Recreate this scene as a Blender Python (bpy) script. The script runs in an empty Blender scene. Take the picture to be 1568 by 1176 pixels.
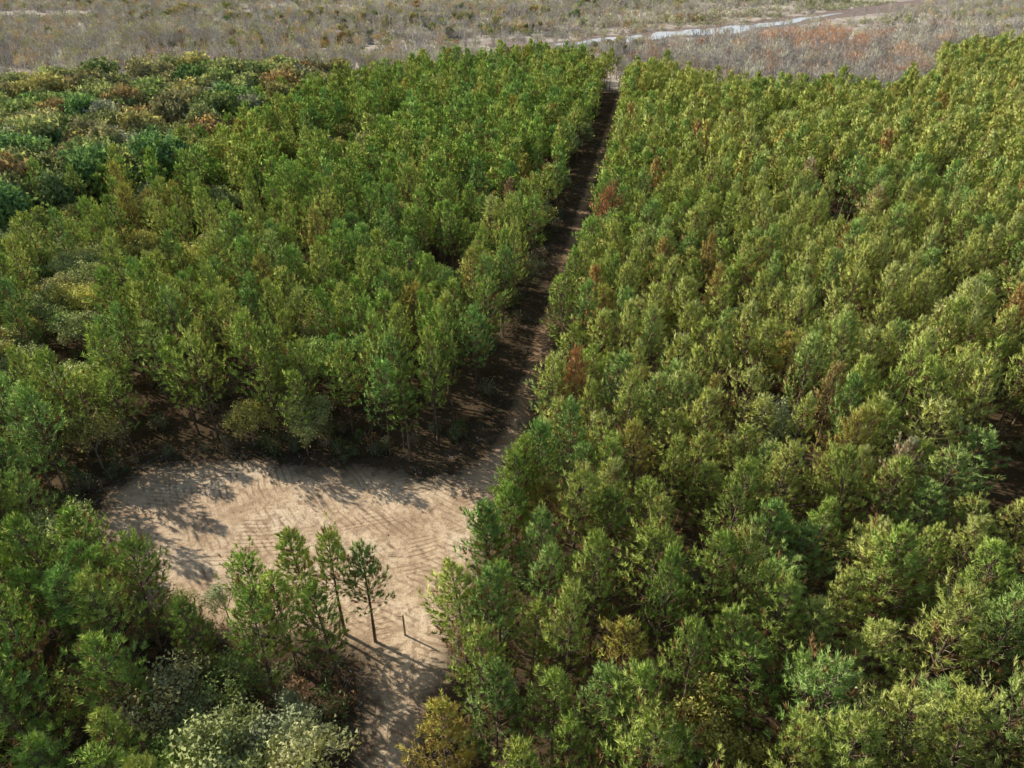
import bpy, math, numpy as np
from mathutils import Vector, Euler
R = np.random.default_rng(7)
scene = bpy.context.scene
root = scene.collection

# ------------------------------------------------------------------ helpers
def vnoise(x, y, scale, seed):
    g = np.random.default_rng(seed).random((256, 256))
    x = np.asarray(x, float)/scale + 100.3; y = np.asarray(y, float)/scale + 100.7
    xi = np.floor(x).astype(int); yi = np.floor(y).astype(int)
    fx = x-xi; fy = y-yi
    fx = fx*fx*(3-2*fx); fy = fy*fy*(3-2*fy)
    a = g[xi % 256, yi % 256]; b = g[(xi+1) % 256, yi % 256]
    c = g[xi % 256, (yi+1) % 256]; d = g[(xi+1) % 256, (yi+1) % 256]
    return (a*(1-fx)+b*fx)*(1-fy)+(c*(1-fx)+d*fx)*fy
def fbm(x, y, scale, seed):
    return .55*vnoise(x, y, scale, seed)+.3*vnoise(x, y, scale*.45, seed+1)+.15*vnoise(x, y, scale*.2, seed+2)

def sdist(P, poly):
    """signed distance: positive inside"""
    P = np.asarray(P, float); poly = np.asarray(poly, float)
    n = len(poly); dmin = np.full(len(P), 1e9); inside = np.zeros(len(P), bool)
    for i in range(n):
        a = poly[i]; b = poly[(i+1) % n]; ab = b-a
        t = np.clip(((P-a)@ab)/(ab@ab), 0, 1)
        d = np.hypot(*(P-(a+t[:, None]*ab)).T)
        dmin = np.minimum(dmin, d)
        c = ((a[1] > P[:, 1]) != (b[1] > P[:, 1]))
        with np.errstate(divide='ignore', invalid='ignore'):
            xx = (b[0]-a[0])*(P[:, 1]-a[1])/(b[1]-a[1])+a[0]
        inside ^= c & (P[:, 0] < xx)
    return np.where(inside, dmin, -dmin)

def linedist(P, line):
    P = np.asarray(P, float); line = np.asarray(line, float); dm = np.full(len(P), 1e9)
    for a, b in zip(line[:-1], line[1:]):
        ab = b-a; t = np.clip(((P-a)@ab)/(ab@ab), 0, 1)
        dm = np.minimum(dm, np.hypot(*(P-(a+t[:, None]*ab)).T))
    return dm

def norm(v):
    return v/np.maximum(np.linalg.norm(v, axis=-1, keepdims=True), 1e-9)

def new_mat(name):
    m = bpy.data.materials.new(name); m.use_nodes = True
    nt = m.node_tree; nt.nodes.clear()
    return m, nt, nt.nodes, nt.links

# ------------------------------------------------------------------ materials
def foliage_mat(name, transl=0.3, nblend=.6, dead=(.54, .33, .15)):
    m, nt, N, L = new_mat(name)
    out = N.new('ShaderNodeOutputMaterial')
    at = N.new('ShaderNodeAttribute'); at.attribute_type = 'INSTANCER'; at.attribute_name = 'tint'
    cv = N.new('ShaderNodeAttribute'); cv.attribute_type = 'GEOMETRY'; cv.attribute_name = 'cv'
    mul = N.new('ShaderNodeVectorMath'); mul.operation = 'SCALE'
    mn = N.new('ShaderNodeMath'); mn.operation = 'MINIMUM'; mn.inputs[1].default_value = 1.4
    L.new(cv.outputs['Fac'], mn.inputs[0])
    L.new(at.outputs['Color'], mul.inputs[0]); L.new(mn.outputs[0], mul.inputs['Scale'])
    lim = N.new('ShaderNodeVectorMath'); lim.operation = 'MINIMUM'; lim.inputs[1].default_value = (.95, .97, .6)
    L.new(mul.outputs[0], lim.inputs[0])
    gt = N.new('ShaderNodeMath'); gt.operation = 'GREATER_THAN'; gt.inputs[1].default_value = 1.9
    L.new(cv.outputs['Fac'], gt.inputs[0])
    mix = N.new('ShaderNodeMix'); mix.data_type = 'RGBA'
    L.new(gt.outputs[0], mix.inputs[0]); L.new(lim.outputs[0], mix.inputs[6])
    mix.inputs[7].default_value = (*dead, 1)
    # needles of one tuft share part of the tuft's outward normal
    na = N.new('ShaderNodeAttribute'); na.attribute_type = 'GEOMETRY'; na.attribute_name = 'nrm'
    vt = N.new('ShaderNodeVectorTransform'); vt.vector_type = 'NORMAL'; vt.convert_from = 'OBJECT'; vt.convert_to = 'WORLD'
    L.new(na.outputs['Vector'], vt.inputs[0])
    ge = N.new('ShaderNodeNewGeometry')
    mv = N.new('ShaderNodeMix'); mv.data_type = 'VECTOR'; mv.inputs[0].default_value = nblend
    L.new(ge.outputs['Normal'], mv.inputs[4]); L.new(vt.outputs[0], mv.inputs[5])
    nn = N.new('ShaderNodeVectorMath'); nn.operation = 'NORMALIZE'; L.new(mv.outputs[1], nn.inputs[0])
    p = N.new('ShaderNodeBsdfDiffuse'); L.new(mix.outputs[2], p.inputs['Color']); L.new(nn.outputs[0], p.inputs['Normal'])
    tr = N.new('ShaderNodeBsdfTranslucent'); L.new(nn.outputs[0], tr.inputs['Normal'])
    sc = N.new('ShaderNodeMix'); sc.data_type = 'RGBA'; sc.blend_type = 'MULTIPLY'; sc.inputs[0].default_value = 1
    L.new(mix.outputs[2], sc.inputs[6]); sc.inputs[7].default_value = (1.15, 1.15, .75, 1)
    L.new(sc.outputs[2], tr.inputs['Color'])
    ms = N.new('ShaderNodeMixShader'); ms.inputs[0].default_value = transl
    L.new(p.outputs[0], ms.inputs[1]); L.new(tr.outputs[0], ms.inputs[2]); L.new(ms.outputs[0], out.inputs['Surface'])
    return m

def bark_mat(name, c1, c2):
    m, nt, N, L = new_mat(name)
    out = N.new('ShaderNodeOutputMaterial'); p = N.new('ShaderNodeBsdfDiffuse')
    tc = N.new('ShaderNodeTexCoord'); nz = N.new('ShaderNodeTexNoise'); nz.inputs['Scale'].default_value = 6
    nz.inputs['Detail'].default_value = 2
    L.new(tc.outputs['Object'], nz.inputs['Vector'])
    cr = N.new('ShaderNodeValToRGB'); cr.color_ramp.elements[0].position = .35; cr.color_ramp.elements[1].position = .7
    cr.color_ramp.elements[0].color = (*c1, 1); cr.color_ramp.elements[1].color = (*c2, 1)
    L.new(nz.outputs['Fac'], cr.inputs[0]); L.new(cr.outputs[0], p.inputs['Color'])
    L.new(p.outputs[0], out.inputs['Surface'])
    return m

M_need = foliage_mat('pine_needles', .45, .75)
M_leaf = foliage_mat('hardwood_leaves', .42, .55)
M_dry = foliage_mat('dry_reeds', .3, .5)
M_bark = bark_mat('pine_bark', (.12, .08, .055), (.34, .25, .18))
M_gbark = bark_mat('grey_bark', (.22, .19, .16), (.46, .41, .36))
M_twig = bark_mat('bare_twigs', (.44, .39, .34), (.82, .76, .68))

# ------------------------------------------------------------------ mesh builder
def build_mesh(name, segs, tris, cvs, mats, sides=4, nrm=None):
    V = []; F = []; MI = []; CV = []; NR = []; off = 0; loops = []; sizes = []
    if len(segs):
        S = np.array([[*a, *b, r0, r1] for a, b, r0, r1 in segs])
        a = S[:, 0:3]; b = S[:, 3:6]; d = norm(b-a)
        ref = np.where(np.abs(d[:, 2:3]) > .9, [[1, 0, 0]], [[0, 0, 1]])
        s = norm(np.cross(d, ref)); t = np.cross(d, s)
        ang = np.arange(sides)*2*np.pi/sides
        ring = np.cos(ang)[None, :, None]*s[:, None]+np.sin(ang)[None, :, None]*t[:, None]
        v = np.concatenate([a[:, None]+ring*S[:, 6][:, None, None], b[:, None]+ring*S[:, 7][:, None, None]], 1)
        V.append(v.reshape(-1, 3)); n = len(S)
        base = (np.arange(n)*2*sides)[:, None, None]
        i = np.arange(sides); j = (i+1) % sides
        q = np.stack([i, j, j+sides, i+sides], 1)[None]+base
        loops.append(q.reshape(-1)); sizes.append(np.full(n*sides, 4)); MI.append(np.zeros(n*sides, int))
        CV.append(np.ones(n*2*sides)); NR.append(np.tile([0, 0, 1.], (n*2*sides, 1))); off = n*2*sides
    if len(tris):
        V.append(tris.reshape(-1, 3)); n = len(tris)
        loops.append(np.arange(n*3)+off); sizes.append(np.full(n, 3)); MI.append(np.ones(n, int)); CV.append(np.repeat(cvs, 3))
        if nrm is None: nrm = np.tile([0, 0, 1.], (n, 1))
        NR.append(np.repeat(nrm, 3, 0))
    V = np.concatenate(V); loops = np.concatenate(loops); sizes = np.concatenate(sizes); MI = np.concatenate(MI); CV = np.concatenate(CV); NR = np.concatenate(NR)
    me = bpy.data.meshes.new(name)
    me.vertices.add(len(V)); me.vertices.foreach_set('co', V.astype(np.float32).ravel())
    me.loops.add(len(loops)); me.loops.foreach_set('vertex_index', loops.astype(np.int32))
    me.polygons.add(len(sizes)); st = np.concatenate([[0], np.cumsum(sizes)[:-1]])
    me.polygons.foreach_set('loop_start', st.astype(np.int32)); me.polygons.foreach_set('loop_total', sizes.astype(np.int32))
    for m in mats: me.materials.append(m)
    me.polygons.foreach_set('material_index', MI.astype(np.int32))
    at = me.attributes.new('cv', 'FLOAT', 'POINT'); at.data.foreach_set('value', CV.astype(np.float32))
    if len(tris):
        at = me.attributes.new('nrm', 'FLOAT_VECTOR', 'POINT'); at.data.foreach_set('vector', NR.astype(np.float32).ravel())
    me.update(calc_edges=True)
    return me

def blades(P, D, Ln, cv, nb, bl, bw, fwd=.8, spread=.8, rg=R, var=.22, upb=.6):
    n = len(P); P = np.repeat(P, nb, 0); D = norm(np.repeat(D, nb, 0)); Ln = np.repeat(Ln, nb); cv = np.repeat(cv, nb)
    m = len(P)
    s = rg.random(m)
    pos = P+D*(Ln*s)[:, None]
    rv = norm(rg.normal(size=(m, 3))); perp = norm(rv-(rv*D).sum(1, keepdims=True)*D)
    dr = norm(D*fwd*(.5+s[:, None])+perp*spread*rg.uniform(.4, 1.2, (m, 1)))
    side = norm(np.cross(dr, rg.normal(size=(m, 3))))
    l = bl*rg.uniform(.7, 1.25, m); w = bw*rg.uniform(.7, 1.3, m)
    T = np.stack([pos-side*(w/2)[:, None], pos+side*(w/2)[:, None], pos+dr*l[:, None]], 1)
    c = cv*rg.uniform(1-var, 1+var, m); c = np.where(cv > 1.9, 2.5, np.minimum(c, 1.8))
    out = pos*[1, 1, 0]; rr = np.linalg.norm(out, axis=1, keepdims=True)
    nr = norm(norm(out+1e-6)*np.minimum(1, rr)*.7+[0, 0, upb]+perp*.45+D*.25)
    return T, c, nr

def pine_mesh(name, seed, H=12., RR=2.1, hb=.36, lod=0, brown=.09, thin=1.0):
    rg = np.random.default_rng(seed)
    segs = []; P = []; D = []; Ln = []; C = []
    lean = rg.normal(0, .12, 2)
    def tr(z):
        t = z/H; return np.array([lean[0]*t*t*2, lean[1]*t*t*2, z])
    zs = np.linspace(0, H, 7)
    for a, b in zip(zs[:-1], zs[1:]):
        segs.append((tr(a), tr(b), .14*(1-a/H)+.015, .14*(1-b/H)+.012))
    z = hb*H; az0 = rg.random()*6.28
    sect = rg.uniform(.68, 1.22, 7)
    span = (1-.36)*H
    while z < H-.15:
        t = min(1, (H-z)/span); tb = (H-z)/(H-hb*H)
        r = RR*min(1, (t*1.34)**.84)*(1-.3*max(0, tb-.75)/.25)+.12
        nbr = int(rg.integers(4, 6)); az0 += rg.random()*2
        wh = rg.uniform(.80, 1.14)
        for k in range(nbr):
            if rg.random() > thin*(.96 if tb < .7 else .7): continue
            az = az0+k*6.283/nbr+rg.normal(0, .25)
            rl = r*rg.uniform(.66, 1.18)*sect[int(az/6.283*7) % 7]*wh
            el = math.radians(52*(1-t)**1.2+16+rg.normal(0, 6))
            h = np.array([math.cos(az), math.sin(az), 0]); up = np.array([0, 0, 1.])
            p0 = tr(z); d0 = h*math.cos(el)+up*math.sin(el)
            L1 = rl/ max(.45, math.cos(el))
            p1 = p0+d0*L1*.55; d1 = norm(d0+up*.35+rg.normal(0, .1, 3)); p2 = p1+d1*L1*.5
            if lod < 2 or t > .5: segs.append((p0, p1, .03, .018))
            if lod < 2: segs.append((p1, p2, .018, .007))
            ns = max(2, int(round((2.1+2.0*rl))))
            if lod > 0: ns = max(2, ns-1)
            side = np.cross(h, up)
            bc = rg.normal(0, .12)
            for q in range(ns):
                s = .40+.60*(q+.6*rg.random())/ns if q < ns-1 else 1.0
                pt = p0+(p1-p0)*min(1, s/.55) if s < .55 else p1+(p2-p1)*((s-.55)/.45)
                sg = (1 if q % 2 else -1)*(0 if q == ns-1 else 1)
                dd = norm(d1*.6+side*sg*rg.uniform(.35, .9)+up*rg.uniform(.4, 1.0)+rg.normal(0, .12, 3))
                ll = rg.uniform(.35, .6)*(.8+.2*rl)
                st = pt+ (0 if q==ns-1 else 1)*side*sg*rg.uniform(.12,.42)
                if lod == 0 and q % 2: segs.append((pt, st+dd*ll*.8, .010, .005))
                P.append(st); D.append(dd); Ln.append(ll)
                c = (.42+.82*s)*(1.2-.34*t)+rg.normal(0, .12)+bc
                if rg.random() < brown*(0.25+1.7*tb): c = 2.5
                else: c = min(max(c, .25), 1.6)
                C.append(c)
        z += rg.uniform(.44, .72)
    for k in range(3):
        dd = norm(np.array([rg.normal(0, .28), rg.normal(0, .28), 1.]))
        P.append(tr(H-.4)); D.append(dd); Ln.append(rg.uniform(.5, .8)); C.append(1.4)
    for k in range(12 if lod == 0 else 3):   # dead lower limbs
        zz = rg.uniform(.12, hb)*H; az = rg.random()*6.28
        segs.append((tr(zz), tr(zz)+np.array([math.cos(az), math.sin(az), rg.uniform(-.1, .4)])*rg.uniform(.5, 1.5), .02, .006))
    P = np.array(P); D = np.array(D); Ln = np.array(Ln); C = np.array(C)
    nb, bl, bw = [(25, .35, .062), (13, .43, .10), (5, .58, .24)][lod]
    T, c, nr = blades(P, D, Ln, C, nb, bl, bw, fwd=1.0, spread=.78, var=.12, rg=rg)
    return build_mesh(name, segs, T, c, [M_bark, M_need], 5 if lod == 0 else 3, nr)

def hardwood_mesh(name, seed, H=9., spread=.55, leaves=14, depth=4, bark=None, lod=0, trunk=.3, ls=.2, r0=.14):
    rg = np.random.default_rng(seed); segs = []; P = []; D = []; C = []
    def grow(p, d, l, r, k):
        q = p+d*l
        segs.append((p, q, r, r*.65))
        if k >= 2:
            P.append(q); D.append(d); C.append(rg.uniform(.7, 1.25))
        if k == depth: return
        n = int(rg.integers(3, 5)) if k > 0 else int(rg.integers(4, 6))
        a0 = rg.random()*6.28
        ref = np.array([1., 0, 0]) if abs(d[2]) > .9 else np.array([0, 0, 1.])
        s = norm(np.cross(d, ref)); t = np.cross(d, s)
        for i in range(n):
            a = a0+i*6.28/n; sp = rg.uniform(.5, 1.3)*spread*1.3
            if i == 0: sp *= .3
            dd = norm(d+(s*math.cos(a)+t*math.sin(a))*sp+np.array([0, 0, .12]))
            grow(q if (k == 0 or rg.random() < .6) else p+(q-p)*rg.uniform(.5, 1), dd, l*rg.uniform(.62, .86)*(1.0 if k else .9), r*.58, k+1)
    grow(np.zeros(3), norm(np.array([rg.normal(0, .05), rg.normal(0, .05), 1.])), H*trunk, r0, 0)
    P = np.array(P); D = np.array(D); C = np.array(C)
    if leaves > 0:
        n = len(P); P2 = np.repeat(P, leaves, 0)+rg.normal(0, .045*H*.6, (n*leaves, 3))
        D2 = norm(rg.normal(size=P2.shape)+[0, 0, .4]); C2 = np.repeat(C, leaves)*rg.uniform(.8, 1.2, n*leaves)
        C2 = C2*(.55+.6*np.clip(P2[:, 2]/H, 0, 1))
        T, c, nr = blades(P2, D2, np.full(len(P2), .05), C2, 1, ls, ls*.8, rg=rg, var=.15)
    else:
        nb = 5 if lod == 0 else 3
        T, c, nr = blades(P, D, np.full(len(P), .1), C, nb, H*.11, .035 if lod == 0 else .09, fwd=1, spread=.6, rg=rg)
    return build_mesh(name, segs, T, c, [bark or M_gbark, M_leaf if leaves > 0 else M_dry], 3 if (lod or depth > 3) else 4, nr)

def clump_mesh(name, seed, h=2.2, r=1.3, n=160, bl=.6, bw=.12, stems=10, mat=None, up=1.0):
    rg = np.random.default_rng(seed); segs = []
    for i in range(stems):
        a = rg.random()*6.28; e = rg.uniform(.1, 1)
        segs.append((np.array([0, 0, 0.]), np.array([math.cos(a)*r*e, math.sin(a)*r*e, h*rg.uniform(.5, 1)]), .02, .006))
    a = rg.random(n)*6.28; q = np.sqrt(rg.random(n)); zz = rg.random(n)*h*np.sqrt(np.clip(1-q*q*.7, 0, 1))
    lob = 1+.3*np.sin(3*a+seed)
    P = np.stack([np.cos(a)*q*r*lob, np.sin(a)*q*r*lob, zz], 1)
    D = norm(rg.normal(size=(n, 3))+[0, 0, up])
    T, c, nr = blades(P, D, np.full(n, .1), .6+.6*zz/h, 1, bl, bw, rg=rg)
    return build_mesh(name, segs, T, c, [M_twig, mat or M_leaf], 3, nr)

# ------------------------------------------------------------------ source collections (not in the scene itself)
def make_coll(name, meshes):
    c = bpy.data.collections.new(name)
    for i, me in enumerate(meshes):
        o = bpy.data.objects.new('%s_variant_%02d' % (name, i), me); c.objects.link(o)
    return c
NV = 8
pn0 = [pine_mesh('pine_near_%d' % i, 10+i, RR=1.85+.15*(i % 5), hb=.30+.03*(i % 4), lod=0, brown=.06+.05*(i % 3)) for i in range(NV)]
pnE = [pine_mesh('pine_edge_%d' % i, 20+i, RR=1.85+.13*(i % 3), hb=.42+.04*(i % 3), lod=0, brown=.08) for i in range(4)]
pn1 = [pine_mesh('pine_mid_%d' % i, 30+i, RR=1.85+.15*(i % 5), hb=.38, lod=1) for i in range(NV)]
pn2 = [pine_mesh('pine_far_%d' % i, 50+i, RR=1.85+.15*(i % 5), hb=.45, lod=2) for i in range(NV)]
hw0 = [hardwood_mesh('hardwood_%d' % i, 70+i, H=9, leaves=[12, 20, 9, 26][i], ls=.23, trunk=.27) for i in range(4)]
hw1 = [hardwood_mesh('hardwood_far_%d' % i, 80+i, H=9, leaves=[7, 10, 5, 11][i], ls=.45, trunk=.27, lod=1) for i in range(4)]
bare = [hardwood_mesh('bare_tree_%d' % i, 90+i, H=8, spread=.30, leaves=0, depth=3, bark=M_twig, lod=1, trunk=.45, r0=.18) for i in range(5)]
shrub = [clump_mesh('shrub_%d' % i, 100+i, n=260, bl=.28, bw=.14, h=1.8+.3*i, r=1.1) for i in range(4)]
wshrub = [clump_mesh('marsh_shrub_%d' % i, 110+i, n=90, bl=.9, bw=.24, h=2.0+.6*i, r=1.6, mat=M_dry, up=1.6) for i in range(4)]
C_p1 = make_coll('pine_mid', pn1); C_p2 = make_coll('pine_far', pn2)
C_hw0 = make_coll('hardwood_near', hw0); C_hw1 = make_coll('hardwood_far', hw1)
C_bare = make_coll('bare_tree', bare); C_sh = make_coll('forest_shrub', shrub); C_ws = make_coll('marsh_shrub', wshrub)

def instancer(name, coll, nvar, pts, yaw, scl, tint):
    pts = np.asarray(pts, float); n = len(pts)
    if n == 0: return
    if pts.shape[1] == 2: pts = np.c_[pts, np.zeros(n)]
    me = bpy.data.meshes.new(name); me.vertices.add(n); me.vertices.foreach_set('co', pts.astype(np.float32).ravel())
    def va(nm, data):
        a = me.attributes.new(nm, 'FLOAT_VECTOR', 'POINT'); a.data.foreach_set('vector', np.asarray(data, np.float32).ravel())
    va('rot', np.c_[R.normal(0, .04, n), R.normal(0, .04, n), yaw]); va('scl', scl); va('tint', tint)
    a = me.attributes.new('idx', 'INT', 'POINT'); a.data.foreach_set('value', R.integers(0, nvar, n).astype(np.int32))
    ob = bpy.data.objects.new(name, me); root.objects.link(ob)
    ng = bpy.data.node_groups.new(name+'_scatter', 'GeometryNodeTree')
    ng.interface.new_socket('Geometry', in_out='INPUT', socket_type='NodeSocketGeometry')
    ng.interface.new_socket('Geometry', in_out='OUTPUT', socket_type='NodeSocketGeometry')
    N = ng.nodes; L = ng.links
    gi = N.new('NodeGroupInput'); go = N.new('NodeGroupOutput'); ip = N.new('GeometryNodeInstanceOnPoints')
    ci = N.new('GeometryNodeCollectionInfo'); ci.inputs['Collection'].default_value = coll
    ci.inputs['Separate Children'].default_value = True; ci.inputs['Reset Children'].default_value = True
    def na(nm, dt):
        x = N.new('GeometryNodeInputNamedAttribute'); x.data_type = dt; x.inputs['Name'].default_value = nm
        return [o for o in x.outputs if o.enabled and o.name == 'Attribute'][0]
    e = N.new('FunctionNodeEulerToRotation')
    L.new(gi.outputs[0], ip.inputs['Points']); L.new(ci.outputs[0], ip.inputs['Instance'])
    ip.inputs['Pick Instance'].default_value = True
    L.new(na('idx', 'INT'), ip.inputs['Instance Index'])
    L.new(na('rot', 'FLOAT_VECTOR'), e.inputs[0]); L.new(e.outputs[0], ip.inputs['Rotation'])
    L.new(na('scl', 'FLOAT_VECTOR'), ip.inputs['Scale'])
    L.new(ip.outputs[0], go.inputs[0])
    md = ob.modifiers.new('scatter', 'NODES'); md.node_group = ng
    return ob

# ------------------------------------------------------------------ layout (metres; camera over the origin, +Y = up the track)
def pathx(y): return -1+.191*(np.asarray(y, float)-62)
CLEAR = [(-6.0, -10), (-6.4, 20), (-5.0, 30), (-3.2, 38), (-1.4, 46), (1.2, 53), (pathx(60)+3.9, 60), (pathx(150)+3.7, 150), (pathx(262)+3.2, 262),
         (pathx(262)-3.4, 262), (pathx(150)-3.9, 150), (pathx(64)-4.2, 64), (-6, 60.2), (-9.5, 59.3), (-15, 61.2), (-22, 61.0), (-28, 63.2), (-34, 62.3), (-40.5, 61.5),
         (-43.5, 56), (-41.5, 49), (-36, 43), (-31, 39.2), (-25, 37.2), (-16, 36.6), (-12.8, 35), (-12.3, 28), (-12.6, 20), (-12.5, -10)]
PLANT = [(-135, -5), (-135, 100), (-87, 117), (-71, 143), (-69, 178), (-62, 211), (-32, 262), (11, 288), (38, 266), (62, 232), (105, 216), (140, 246),
         (156, 290), (216, 322), (330, 360), (330, -5)]
BELT = [(-87, 118), (-71, 144), (-69, 179), (-62, 211), (-50, 236), (-62, 252), (-75, 258), (-110, 248), (-138, 225), (-220, 190), (-220, 100), (-135, 100)]
BARE = [(38, 268), (62, 233), (105, 217), (140, 247), (156, 292), (210, 326), (190, 352), (100, 322), (45, 305)]
RIVER = [(-10, 372), (20, 382), (44, 392), (73, 408), (114, 434), (160, 466), (218, 520), (308, 600), (420, 690), (560, 770)]
RIVW = [3, 6, 9, 9.5, 10, 9, 7, 9, 12, 14]
MUD = [(-112, 306), (-95, 314), (-80, 322), (-66, 336), (-48, 356)]
DRAIN = [(-35, 183), (-42, 155), (-49, 129), (-58, 97), (-56, 76), (-60, 58)]
GAPR = [(62, 142), (58, 122), (54, 104)]
HOLES = [(26, 67, 2.6), (45, 49, 3.2), (-36, 180, 4.5), (-49, 127, 4.5), (-57, 97, 4.5), (-54, 76, 4), (-25, 150, 3), (33, 88, 2.4), (16, 44, 2.3), (70, 104, 3), (-33, 100, 3)]
def viewcull(P, m=22):
    z = P[:, 1]*.8387+27.2
    return np.abs(P[:, 0]) < .73*z+m

# pine grid
u = np.arange(-10, 400, 3.75); w = np.arange(-260, 360, 3.75)
U, W = np.meshgrid(u, w, indexing='ij'); d = norm(np.array([.191, 1.])); pr = np.array([d[1], -d[0]])
G = U[..., None]*d+W[..., None]*pr
G[::2] += pr*1.5
G = G.reshape(-1, 2)+R.uniform(-1, 1, (U.size, 2))*1.2
G = G[viewcull(G) & (G[:, 1] > 6)]
G = G[(sdist(G, PLANT) > R.normal(0, 2, len(G))) & (sdist(G, CLEAR) < -R.uniform(.1, .9, len(G)))]
dd = linedist(G, DRAIN); dg = linedist(G, GAPR)
hole = fbm(G[:, 0], G[:, 1], 9, 5)
left = G[:, 0] < pathx(G[:, 1])
fg = (G[:, 0] < -9) & (G[:, 1] < 45)
keep = fg | ((hole > np.where(left, .25, .21)) & (R.random(len(G)) > .025) & (dg > 1.9+R.random(len(G))) & ~((dd < 3) & (R.random(len(G)) < .6)))
for hx, hy, hr in HOLES: keep &= np.hypot(G[:, 0]-hx, G[:, 1]-hy) > hr
G = G[keep]; dd = dd[keep]; left = left[keep]
hwp = np.where(left, .07, .02)+np.where(dd < 9, .35, 0)+np.where(left & (fbm(G[:, 0], G[:, 1], 26, 9) > .58), .25, 0)+np.where(G[:, 0] < -50-.15*G[:, 1]+8, .35, 0)
ishw = R.random(len(G)) < hwp
ishw &= ~((G[:, 1] > 58) & (G[:, 1] < 72) & (G[:, 0] > -20) & (G[:, 0] < 0))
PI = G[~ishw]; HW = G[ishw]
# hand-placed pines around the clearing's near edge and along its east side
extra = np.array([(-16.8, 39.4), (-13.9, 38.4), (-11.3, 37.7), (-20.2, 38.2), (-31.5, 38.8), (-34.5, 41), (-13.4, 34.0), (-1.6, 40.6), (-.2, 44.8), (1.4, 49.4)])
PI = np.concatenate([extra, PI])
n = len(PI)
H = R.uniform(.78, 1.16, n)*(.96+.16*fbm(PI[:, 0], PI[:, 1], 18, 31)); H[:7] = [.92, .95, .9, .76, .8, .9, .9]
Wd = R.uniform(.82, 1.22, n); Wd[:4] = [1.05, 1.0, .95, .95]
yaw = R.random(n)*6.283
tn = fbm(PI[:, 0], PI[:, 1], 30, 41); lf = 1/(1+np.exp((PI[:, 0]-pathx(PI[:, 1]))/9))
cA = np.array([.55, .72, .18]); cB = np.array([1.0, 1.02, .29]); cD = np.array([.38, .62, .24])
k = np.clip((1-lf)*.60+(tn-.5)*1.0+R.normal(0, .22, n)+.08, 0, 1)[:, None]
T = cA*(1-k)+cB*k
kd = (R.random(n) < .2)[:, None]; T = np.where(kd, T*.5+cD*.5, T)
T *= R.uniform(.78, 1.12, n)[:, None]
# browned / dead pines
rust = [((8.2, 84), (.30, .15, .05)), ((8.3, 61.9), (.28, .12, .045)), ((55, 131), (.34, .18, .11)), ((61.4, 117), (.33, .20, .09)), ((24.6, 131), (.30, .17, .06)),
        ((35.2, 48.8), (.32, .20, .12)), ((61, 76), (.32, .16, .05)), ((11.8, 117), (.27, .11, .05)), ((-.6, 118), (.2, .12, .07)), ((22, 93), (.27, .17, .05)), ((27, 84), (.26, .18, .05)),
        ((64, 80), (.30, .18, .06)), ((20, 57), (.22, .18, .05)), ((29, 93), (.25, .17, .05)), ((30, 180), (.28, .17, .06)), ((110, 190), (.28, .18, .05)), ((66, 70), (.3, .19, .06)), ((30, 60), (.22, .16, .06)),
        ((80, 150), (.3, .17, .06)), ((48, 100), (.3, .18, .06)), ((90, 120), (.3, .18, .06)), ((40, 160), (.28, .16, .06)), ((58, 62), (.32, .17, .06)), ((130, 230), (.3, .17, .06))]
for (q, c) in rust:
    i = np.argmin(np.hypot(*(PI-np.array(q)).T)); T[i] = np.minimum(np.array(c)*3.1+.05, .95); H[i] = 1.1; Wd[i] *= .95
yb = R.random(n) < .035; T[yb] = T[yb]*.45+np.array([.95, .60, .18])*.55
zc = PI[:, 1]*.8387+27.2-5
near = (zc < 66) & (np.abs(PI[:, 0]) < .78*zc+6); edge = near & (sdist(PI, CLEAR) > -7) & (PI[:, 1] > 57) & (PI[:, 0] < -2)
mid = ~near & (zc < 130); far = ~near & (zc >= 130)
S = np.c_[Wd*1.08, Wd*1.08, H*1.0]
for i in np.where(near)[0]:
    o = bpy.data.objects.new('pine_tree', pnE[R.integers(0, 4)] if edge[i] or i < 3 else pn0[R.integers(0, NV)])
    o.location = (PI[i, 0], PI[i, 1], 0); o.scale = S[i]; o.rotation_euler = (R.normal(0, .035), R.normal(0, .035), yaw[i])
    o['tint'] = [float(x) for x in T[i]]; root.objects.link(o)
instancer('pine_forest', C_p1, NV, PI[mid], yaw[mid], S[mid], T[mid])
instancer('distant_pine_forest', C_p2, NV, PI[far], yaw[far], S[far], T[far])

# hardwoods inside the plantation
hand = np.array([(-22.9, 62.8), (-4, 126), (-15.4, 82), (-30, 89), (-24, 39.8), (-28, 39.4), (-18, 84), (-36, 84), (-44.5, 60)])
HW = np.concatenate([hand, HW]); n = len(HW)
hs = R.uniform(.85, 1.2, n); hs[4] = .55; hs[5] = .5; hs[0] = .95
base = np.array([[.62, .66, .28], [.50, .62, .20], [.70, .67, .32], [.60, .64, .36], [.74, .68, .22]])
HT = base[R.integers(0, 5, n)]*R.uniform(.75, 1.15, n)[:, None]; HT[0] = (.68, .70, .30); HT[1] = (.62, .68, .36)
hz = HW[:, 1]*.8387+22; nh = hz < 66
HS = np.c_[hs, hs, hs]*1.05
nin = nh & (np.abs(HW[:, 0]) < .78*hz+6)
for i in np.where(nin)[0]:
    o = bpy.data.objects.new('hardwood_tree', hw0[R.integers(0, 4)]); o.location = (HW[i, 0], HW[i, 1], 0); o.scale = HS[i]
    o.rotation_euler = (0, 0, R.random()*6.28); o['tint'] = [float(x) for x in HT[i]]; root.objects.link(o)
m_ = ~nin & (hz < 120); f_ = hz >= 120
instancer('hardwood_trees', C_hw0, 4, HW[m_], R.random(m_.sum())*6.28, HS[m_], HT[m_])
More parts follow.
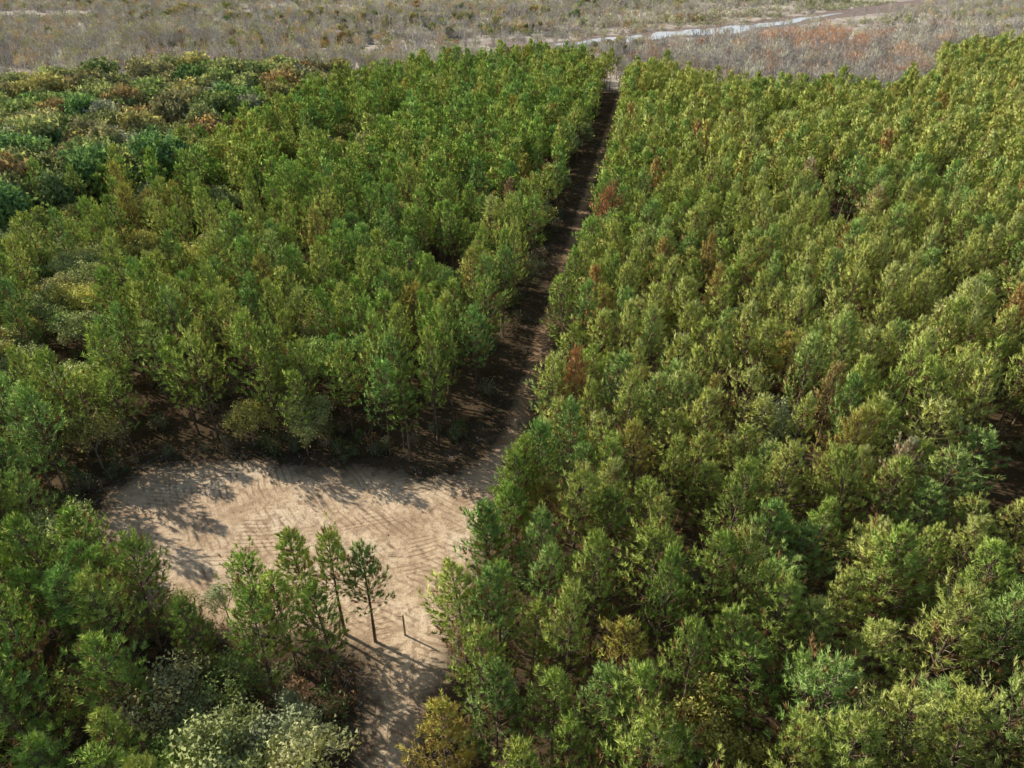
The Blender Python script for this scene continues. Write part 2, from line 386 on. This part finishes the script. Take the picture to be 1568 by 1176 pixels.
# belt + far hardwoods
B = np.stack(np.meshgrid(np.arange(-220, -40, 6.3), np.arange(95, 262, 6.3)), -1).reshape(-1, 2); B = B+R.uniform(-2.6, 2.6, B.shape)
B = B[(sdist(B, BELT) > -2) & viewcull(B, 30)]; nb = len(B)
pal = np.array([[.56, .58, .25], [.45, .53, .20], [.62, .56, .29], [.72, .63, .26], [.58, .57, .40], [.66, .46, .22], [.30, .45, .16]])
BT = pal[R.choice(7, nb, p=[.25, .20, .20, .12, .11, .03, .09])]*R.uniform(.68, 1.15, nb)[:, None]
BT = np.where((np.hypot(B[:, 0]+112, B[:, 1]-165) < 10)[:, None] & (R.random(nb) < .5)[:, None], [[.72, .48, .20]], BT)
bs = R.uniform(1.2, 1.9, nb); bz = bs*R.uniform(1.0, 1.25, nb)
instancer('distant_hardwood_trees', C_hw1, 4, np.concatenate([HW[f_], B]), R.random(f_.sum()+nb)*6.28,
          np.concatenate([HS[f_], np.c_[bs, bs, bz]]), np.concatenate([HT[f_], BT]))

# understorey shrubs round the clearing / in gaps
Q = R.uniform([-75, 8], [75, 150], (9000, 2)); sd = sdist(Q, CLEAR); bk = (Q[:, 1] > 57) & (Q[:, 0] > -20) & (Q[:, 0] < 0)
kk = ((sd < 0.3) & (sd > -3.5) & (R.random(9000) < np.where(bk, .25, .6))) | ((sd < -3.5) & (R.random(9000) < .2)) | ((linedist(Q, GAPR) < 4) & (R.random(9000) < .8))
Q = Q[kk & viewcull(Q, 10)]; nq = len(Q)
sp = np.array([[.30, .38, .14], [.46, .37, .22], [.40, .44, .24], [.48, .29, .15], [.22, .36, .10]])
QT = sp[R.integers(0, 5, nq)]*R.uniform(.6, 1.0, nq)[:, None]; qs = R.uniform(.35, 1.1, nq)
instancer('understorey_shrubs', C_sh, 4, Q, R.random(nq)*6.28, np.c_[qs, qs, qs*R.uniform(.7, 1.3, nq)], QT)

# ------------------------------------------------------------------ wetland
gx, gy = np.meshgrid(np.arange(-620, 700, 3.6), np.arange(190, 740, 3.6)); Wt = np.stack([gx, gy], -1).reshape(-1, 2)
Wt = Wt+R.uniform(-1.8, 1.8, Wt.shape)
Wt = Wt[viewcull(Wt, 40)]
rd = linedist(Wt, RIVER); md_ = linedist(Wt, MUD)
# vegetation is held back from the open water, more so on the near bank
rdn = linedist(Wt+[-4, 10], RIVER)
Wt = Wt[(sdist(Wt, PLANT) < -3) & (sdist(Wt, BELT) < -3) & (rd > 12) & (rdn > 15) & (linedist(Wt+[0, 6], MUD) > 11)]
x, y = Wt.T
f1 = fbm(x*.4, y, 34, 61); f2 = fbm(x*.4, y, 55, 71); f3 = fbm(x*.5, y, 20, 81)
dens = np.clip((f3-.36)*4.5, .06, 1)
inb = sdist(Wt, BARE) > 0
kp = (R.random(len(Wt)) < np.where(inb, .8, dens)); Wt = Wt[kp]; f1 = f1[kp]; f2 = f2[kp]; inb = inb[kp]; x, y = Wt.T
rivn = linedist(Wt, RIVER)
nearb = (y < 360) & (x < 40)
tree = (R.random(len(Wt)) < np.where(inb, .9, np.where(f2 > .48, .6, .22)+.2*nearb)) & (rivn > 32)
BTp = Wt[tree]; nbt = len(BTp); bb = inb[tree]
bsz = R.uniform(.45, 1.15, nbt)*np.where(bb, 1.4, 1.0)*np.where(nearb[tree], 1.35, 1)
btt = np.array([.74, .67, .60])*R.uniform(.45, 1.3, nbt)[:, None]
rr_ = R.random(nbt)[:, None]
btt = np.where((rr_ < .25) & ~bb[:, None], np.array([.64, .60, .24])*R.uniform(.7, 1.1, nbt)[:, None], btt)
btt = np.where((rr_ > .84) & ~bb[:, None], np.array([.84, .54, .25])*R.uniform(.7, 1.1, nbt)[:, None], btt)
btt = np.where((rr_ > .78) & bb[:, None], np.array([.84, .52, .32])*R.uniform(.7, 1.1, nbt)[:, None], btt)
og = np.hypot(BTp[:, 0]-122, (BTp[:, 1]-318)*.7) < 24
btt = np.where((og & (R.random(nbt) < .8))[:, None], [[.92, .50, .28]], btt)
instancer('bare_swamp_trees', C_bare, 5, BTp, R.random(nbt)*6.28, np.c_[bsz*.9, bsz*.9, bsz], btt)
SP = Wt[~tree]; ns = len(SP); s1 = f1[~tree]; s2 = f2[~tree]
grey = np.array([.66, .59, .53]); straw = np.array([.93, .81, .60]); olive = np.array([.46, .50, .16]); orange = np.array([.80, .52, .21])
ST = np.where((s1 > .52)[:, None], straw, grey*.9)
lb = (SP[:, 0] < 10) & (SP[:, 1] < 450)
ST = np.where(((s2 > .42) & lb)[:, None], np.where((R.random(ns) < .5)[:, None], olive, orange), ST)
lb2 = (SP[:, 0] > 10) & (SP[:, 1] > 450)
ST = np.where(((s2 > .47) & lb2)[:, None], olive*.8+grey*.3, ST)
pk = R.random(ns)
ST = np.where(((pk < .16))[:, None], olive, ST); ST = np.where(((pk > .92) & (SP[:, 0] < 150))[:, None], orange, ST)
ST = ST*R.uniform(.6, 1.2, ns)[:, None]; ss = R.uniform(.55, 1.7, ns); rs = linedist(SP, RIVER); ss = np.where(rs < 32, ss*.5, ss)
instancer('marsh_shrubs', C_ws, 4, SP, R.random(ns)*6.28, np.c_[ss*1.1, ss*1.1, ss*1.0], ST)
# scattered leafy swamp trees
k = R.choice(len(SP), 2600, replace=False); tp = SP[k]; pr_ = fbm(tp[:, 0]*.4, tp[:, 1], 34, 200)
tp = tp[((tp[:, 1] < 400) | (R.random(len(tp)) < .3)) & (tp[:, 1] < 560) & (pr_ > .42) & (linedist(tp, RIVER) > 35) & (tp[:, 0] < 60)]; m = len(tp); hs2 = R.uniform(.4, 1.15, m)
TT = pal[R.choice(7, m, p=[.20, .10, .24, .18, .14, .13, .01])]*.95
og2 = R.normal([122, 312], [16, 10], (44, 2))
instancer('swamp_hardwoods', C_hw1, 4, np.concatenate([tp, og2]), R.random(m+44)*6.28, np.repeat(np.r_[hs2, R.uniform(.8, 1.2, 44)][:, None], 3, 1),
          np.concatenate([TT, np.tile([.90, .50, .28], (44, 1))]))

# ------------------------------------------------------------------ ground sheet
def grid_mesh(name, xs, ys, zfun, keepface=None, attrs=None):
    X, Y = np.meshgrid(xs, ys, indexing='ij'); P = np.stack([X.ravel(), Y.ravel()], 1)
    Z = zfun(P); nx, ny = len(xs), len(ys)
    i, j = np.meshgrid(np.arange(nx-1), np.arange(ny-1), indexing='ij'); a = (i*ny+j).ravel()
    F = np.stack([a, a+ny, a+ny+1, a+1], 1)
    if keepface is not None: F = F[keepface(P[F].mean(1))]
    us, inv = np.unique(F, return_inverse=True); F = inv.reshape(-1, 4); P = P[us]; Z = Z[us]
    me = bpy.data.meshes.new(name); me.from_pydata(np.c_[P, Z].tolist(), [], F.tolist())
    for nm, fn in (attrs or {}).items():
        at = me.attributes.new(nm, 'FLOAT', 'POINT'); at.data.foreach_set('value', fn(P).astype(np.float32))
    for p in me.polygons: p.use_smooth = True
    ob = bpy.data.objects.new(name, me); root.objects.link(ob); return ob

class NB:
    def __init__(s, nt): s.N = nt.nodes; s.L = nt.links
    def noise(s, vec, scale, detail=5, rough=.6):
        n = s.N.new('ShaderNodeTexNoise'); n.inputs['Scale'].default_value = scale; n.inputs['Detail'].default_value = detail
        n.inputs['Roughness'].default_value = rough; s.L.new(vec, n.inputs['Vector']); return n.outputs['Fac']
    def ramp(s, fac, els):
        r = s.N.new('ShaderNodeValToRGB'); e = r.color_ramp.elements
        while len(e) < len(els): e.new(.5)
        for q, (p, c) in zip(e, els): q.position = p; q.color = (*c, 1) if len(c) == 3 else c
        s.L.new(fac, r.inputs[0]); return r.outputs[0]
    def mix(s, f, a, b, mode='MIX'):
        m = s.N.new('ShaderNodeMix'); m.data_type = 'RGBA'; m.blend_type = mode
        for v, k in ((f, 0), (a, 6), (b, 7)):
            if isinstance(v, (int, float)): m.inputs[k].default_value = v
            elif isinstance(v, tuple): m.inputs[k].default_value = (*v, 1)
            else: s.L.new(v, m.inputs[k])
        return m.outputs[2]
    def math(s, op, a, b=0.0, c=None, clamp=False):
        m = s.N.new('ShaderNodeMath'); m.operation = op; m.use_clamp = clamp
        for v, k in ((a, 0), (b, 1), (c, 2)):
            if v is None: continue
            if isinstance(v, (int, float)): m.inputs[k].default_value = v
            else: s.L.new(v, m.inputs[k])
        return m.outputs[0]
    def attr(s, nm):
        a = s.N.new('ShaderNodeAttribute'); a.attribute_name = nm; return a.outputs['Fac']

def floor_colour(b, vec):
    n1 = b.noise(vec, .25, 6); n2 = b.noise(vec, 2.2, 4, .7)
    c = b.ramp(n1, [(.3, (.06, .036, .022)), (.55, (.12, .072, .043)), (.75, (.19, .12, .075))])
    return b.mix(b.ramp(n2, [(.42, (0, 0, 0)), (.62, (1, 1, 1))]), c, (.07, .06, .03))

gm, nt, N, L = new_mat('ground'); b = NB(nt)
tc = N.new('ShaderNodeTexCoord'); vec = tc.outputs['Object']
fl = floor_colour(b, vec)
wn = b.noise(vec, .03, 8, .65); wn2 = b.noise(vec, .35, 6, .7)
wc = b.ramp(wn, [(.33, (.24, .18, .13)), (.45, (.46, .38, .31)), (.55, (.70, .60, .47)), (.68, (.32, .30, .15))])
wc = b.mix(b.math('MULTIPLY', wn2, .65), wc, (.22, .17, .12))
col = b.mix(b.attr('wet'), fl, wc)
p = N.new('ShaderNodeBsdfDiffuse')
L.new(col, p.inputs['Color']); o = N.new('ShaderNodeOutputMaterial'); L.new(p.outputs[0], o.inputs['Surface'])
xs = np.r_[-5000, -2500, -1200, np.arange(-700, 701, 7), 1200, 2500, 5000]; ys = np.r_[-3000, -1000, -300, np.arange(-60, 901, 7), 1500, 3000, 6000]
def wet(P): return np.clip((-np.maximum(sdist(P, PLANT), sdist(P, BELT)))/6+.2, 0, 1)*(P[:, 1] > 150)
g = grid_mesh('ground', xs, ys, lambda P: np.zeros(len(P)), None, {'wet': wet}); g.data.materials.append(gm)

# dirt clearing and track
DIRT = CLEAR
def dirt_mat(name, k):
    dm, nt, N, L = new_mat(name); b = NB(nt)
    tc = N.new('ShaderNodeTexCoord'); vec = tc.outputs['Object']
    fl = floor_colour(b, vec)
    n1 = b.noise(vec, .14, 7, .6); n2 = b.noise(vec, 1.3, 8, .7); n3 = b.noise(vec, 9, 4, .7); n4 = b.noise(vec, .45, 6, .65)
    c = lambda *v: tuple(q*s for q, s in zip(v, k))
    sand = b.ramp(n1, [(.3, c(.52, .36, .22)), (.5, c(.80, .59, .37)), (.68, c(.88, .70, .47))])
    sand = b.mix(b.math('MULTIPLY', b.ramp(n4, [(.49, (0, 0, 0)), (.62, (1, 1, 1))]), .6), sand, c(.44, .29, .17))
    sand = b.mix(b.math('MULTIPLY', b.ramp(n2, [(.48, (0, 0, 0)), (.60, (1, 1, 1))]), .65), sand, c(.38, .25, .15))
    sand = b.mix(b.math('MULTIPLY', b.ramp(n3, [(.55, (0, 0, 0)), (.63, (1, 1, 1))]), .7), sand, c(.19, .125, .075))
    def tracks(rot, scale, dist, typ, loc):
        mp = N.new('ShaderNodeMapping'); mp.inputs['Rotation'].default_value = (0, 0, rot); mp.inputs['Location'].default_value = loc; L.new(vec, mp.inputs['Vector'])
        w = N.new('ShaderNodeTexWave'); w.wave_type = typ; w.rings_direction = 'Z'; w.inputs['Scale'].default_value = scale; w.inputs['Distortion'].default_value = dist
        w.inputs['Detail'].default_value = 4; w.inputs['Detail Scale'].default_value = .18; w.inputs['Detail Roughness'].default_value = .65; L.new(mp.outputs[0], w.inputs['Vector'])
        return b.ramp(w.outputs['Fac'], [(.6, (0, 0, 0)), (.95, (1, 1, 1))])
    t1 = tracks(0, .47, 9.0, 'RINGS', (-12, -78, 0)); t2 = tracks(0, .27, 14, 'RINGS', (45, -30, 0)); t3 = tracks(0, .6, 6, 'RINGS', (30, -110, 0))
    m1 = b.ramp(b.noise(vec, .22, 5, .7), [(.47, (0, 0, 0)), (.56, (1, 1, 1))]); m2 = b.ramp(n4, [(.38, (1, 1, 1)), (.5, (0, 0, 0))])
    m3 = b.ramp(b.noise(vec, .17, 3, .6), [(.52, (0, 0, 0)), (.6, (1, 1, 1))])
    tk = b.math('ADD', b.math('MULTIPLY', b.math('MULTIPLY', t1, m1), .55), b.math('MULTIPLY', b.math('MULTIPLY', t2, m2), .55))
    tk = b.math('ADD', tk, b.math('MULTIPLY', b.math('MULTIPLY', t3, m3), .45), None, True)
    sand = b.mix(tk, sand, c(.32, .205, .12))
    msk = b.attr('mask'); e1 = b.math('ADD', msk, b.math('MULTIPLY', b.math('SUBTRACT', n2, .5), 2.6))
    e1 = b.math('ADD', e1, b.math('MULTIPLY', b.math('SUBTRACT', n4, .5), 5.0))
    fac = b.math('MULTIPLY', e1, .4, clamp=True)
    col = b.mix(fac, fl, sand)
    bp = N.new('ShaderNodeBump'); bp.inputs['Strength'].default_value = .9; bp.inputs['Distance'].default_value = .18
    L.new(b.math('SUBTRACT', b.math('ADD', n2, b.math('MULTIPLY', n3, .5)), b.math('MULTIPLY', tk, .5)), bp.inputs['Height'])
    p = N.new('ShaderNodeBsdfDiffuse'); L.new(col, p.inputs['Color']); L.new(bp.outputs[0], p.inputs['Normal'])
    o = N.new('ShaderNodeOutputMaterial'); L.new(p.outputs[0], o.inputs['Surface']); return dm
def zf(P):
    s = sdist(P, DIRT); e = np.clip((s+3)/3, 0, 1)
    berm = .16*np.exp(-((s+.4)/1.0)**2)
    return .015+e*(.09+.10*fbm(P[:, 0], P[:, 1], 3, 91)+.10*fbm(P[:, 0], P[:, 1], .9, 95)+berm)
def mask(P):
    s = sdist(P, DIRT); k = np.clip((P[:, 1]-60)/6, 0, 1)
    return s-.7-k*.9-k*.8*np.clip(-(P[:, 0]-pathx(P[:, 1])-.6), 0, 3)  # forest floor takes over left of the track, partly painting in tree shade
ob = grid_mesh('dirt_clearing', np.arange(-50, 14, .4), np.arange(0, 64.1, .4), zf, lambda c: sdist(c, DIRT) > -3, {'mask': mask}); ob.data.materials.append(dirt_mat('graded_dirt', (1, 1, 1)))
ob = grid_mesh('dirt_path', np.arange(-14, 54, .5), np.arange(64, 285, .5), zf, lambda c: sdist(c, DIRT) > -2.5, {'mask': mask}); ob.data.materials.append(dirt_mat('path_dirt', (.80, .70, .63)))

# sticks and slash
Q = R.uniform([-47, 15], [6, 68], (9000, 2)); sd = sdist(Q, CLEAR)
Q = Q[((sd > -1.5) & (sd < 1.6) & (R.random(9000) < .75)) | ((sd > 1.6) & (R.random(9000) < .04))]
Q2y = R.uniform(64, 200, 900); Q2 = np.c_[pathx(Q2y)+R.uniform(-3.6, 3.6, 900), Q2y]; Q = np.concatenate([Q, Q2])
segs = []
for q in Q:
    a = R.random()*6.28; l = R.uniform(.2, 1.5)*(1 if R.random() < .3 else .5); z = R.uniform(.2, .36)
    segs.append((np.array([q[0], q[1], z]), np.array([q[0]+math.cos(a)*l, q[1]+math.sin(a)*l, z+R.uniform(-.1, .25)]), R.uniform(.012, .05), .01))
me = build_mesh('woody_debris', segs, np.zeros((0, 3, 3)), np.zeros(0), [M_gbark], 4)
root.objects.link(bpy.data.objects.new('woody_debris', me))

# post beside the entrance
def lathe(name, prof, loc, parent, mat, sides=10):
    vs = []; fs = []
    for (r, z) in prof:
        for i in range(sides): vs.append((r*math.cos(i*6.2832/sides), r*math.sin(i*6.2832/sides), z))
    for k in range(len(prof)-1):
        for i in range(sides):
            j = (i+1) % sides; fs.append((k*sides+i, k*sides+j, (k+1)*sides+j, (k+1)*sides+i))
    fs.append(tuple(range((len(prof)-1)*sides, len(prof)*sides)))
    me = bpy.data.meshes.new(name); me.from_pydata(vs, [], fs); me.materials.append(mat)
    ob = bpy.data.objects.new(name, me); ob.location = loc; ob.parent = parent; root.objects.link(ob); return ob
wp = bpy.data.objects.new('wooden_post', None); root.objects.link(wp); wp.location = (-8.9, 38.3, .1)
M_post = bark_mat('weathered_wood', (.24, .18, .1), (.5, .41, .26))
lathe('shaft', [(.085, 0), (.08, 1.2), (.072, 2.55), (.05, 2.62)], (0, 0, 0), wp, M_post)
ar = lathe('crossarm', [(.03, 0), (.045, .04), (.04, .5), (.03, .52)], (.06, 0, 2.42), wp, M_post, 8); ar.rotation_euler = (0, math.radians(-90), 0)
lathe('footing', [(.2, -.05), (.17, .05), (.09, .12)], (0, 0, 0), wp, M_gbark)

# river + mud
def ribbon(name, line, wid, z, mat):
    line = np.array(line, float); t = np.arange(len(line)); tt = np.linspace(0, len(line)-1, (len(line)-1)*14+1)
    X = np.interp(tt, t, line[:, 0]); Y = np.interp(tt, t, line[:, 1]); Wd = np.interp(tt, t, wid)
    tg = norm(np.c_[np.gradient(X), np.gradient(Y)]); nn = np.c_[-tg[:, 1], tg[:, 0]]
    a = Wd*(1+.9*(vnoise(X, Y, 9, 5)-.5)); c = Wd*(1+.9*(vnoise(X, Y, 8, 6)-.5))
    wob = (vnoise(X, Y, 24, 8)-.5)*10
    Pc = np.c_[X, Y]+nn*wob[:, None]
    Lp = Pc+nn*a[:, None]; Rp = Pc-nn*c[:, None]; m = len(tt)
    vs = [(*q, z) for q in Lp]+[(*q, z) for q in Rp]; fs = [(i+m, i+m+1, i+1, i) for i in range(m-1)]
    me = bpy.data.meshes.new(name); me.from_pydata(vs, [], fs); me.materials.append(mat)
    ob = bpy.data.objects.new(name, me); root.objects.link(ob)
mm, nt, N, L = new_mat('wet_mud'); b = NB(nt); tc = N.new('ShaderNodeTexCoord')
p = N.new('ShaderNodeBsdfPrincipled'); L.new(b.ramp(b.noise(tc.outputs['Object'], .3, 7), [(.35, (.17, .105, .065)), (.65, (.36, .25, .17))]), p.inputs['Base Color'])
p.inputs['Roughness'].default_value = .6; o = N.new('ShaderNodeOutputMaterial'); L.new(p.outputs[0], o.inputs['Surface'])
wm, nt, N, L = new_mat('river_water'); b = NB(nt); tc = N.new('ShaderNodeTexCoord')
p = N.new('ShaderNodeBsdfPrincipled'); p.inputs['Base Color'].default_value = (.76, .75, .72, 1); p.inputs['Roughness'].default_value = .08  # pale base colour paints in the bright sky's reflection on the water
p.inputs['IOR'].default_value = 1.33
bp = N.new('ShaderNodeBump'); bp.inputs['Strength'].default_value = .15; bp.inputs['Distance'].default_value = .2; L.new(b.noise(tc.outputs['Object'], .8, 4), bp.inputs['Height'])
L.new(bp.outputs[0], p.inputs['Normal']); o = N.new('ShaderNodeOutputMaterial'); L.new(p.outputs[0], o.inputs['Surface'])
ribbon('river_bank_mud', RIVER, [w+6 for w in RIVW], .08, mm)
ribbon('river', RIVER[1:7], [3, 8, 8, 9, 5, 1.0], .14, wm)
ribbon('mud_flat', MUD, [3, 7, 9, 6, 3], .08, mm)
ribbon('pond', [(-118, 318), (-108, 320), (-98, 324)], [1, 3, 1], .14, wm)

# ------------------------------------------------------------------ light, sky, camera
el = math.radians(36); sx, sy = -.875, .484
sd_ = Vector((sx*math.cos(el), sy*math.cos(el), math.sin(el)))
sun = bpy.data.lights.new('sun', 'SUN'); sun.energy = 5.0; sun.angle = math.radians(.5); sun.color = (1, .96, .89)
so = bpy.data.objects.new('sun', sun); so.rotation_euler = sd_.to_track_quat('Z', 'Y').to_euler(); so.location = (-60, 40, 90); root.objects.link(so)
w = bpy.data.worlds.new('World'); scene.world = w; w.use_nodes = True; nt = w.node_tree
bg = nt.nodes.get('Background') or nt.nodes.new('ShaderNodeBackground')
sk = nt.nodes.new('ShaderNodeTexSky'); sk.sky_type = 'NISHITA'; sk.sun_disc = False; sk.sun_elevation = el; sk.sun_rotation = math.atan2(sx, sy) % (2*math.pi)
nt.links.new(sk.outputs[0], bg.inputs[0]); bg.inputs[1].default_value = .14
scene.view_settings.view_transform = 'Standard'; scene.view_settings.look = 'None'; scene.view_settings.exposure = 0
cd = bpy.data.cameras.new('camera'); cd.sensor_width = 36; cd.lens = 25.0; cd.clip_end = 9000; cd.clip_start = .5
co = bpy.data.objects.new('camera', cd); co.location = (0, 0, 50); co.rotation_euler = (math.radians(90-33), 0, 0); root.objects.link(co)
scene.camera = co
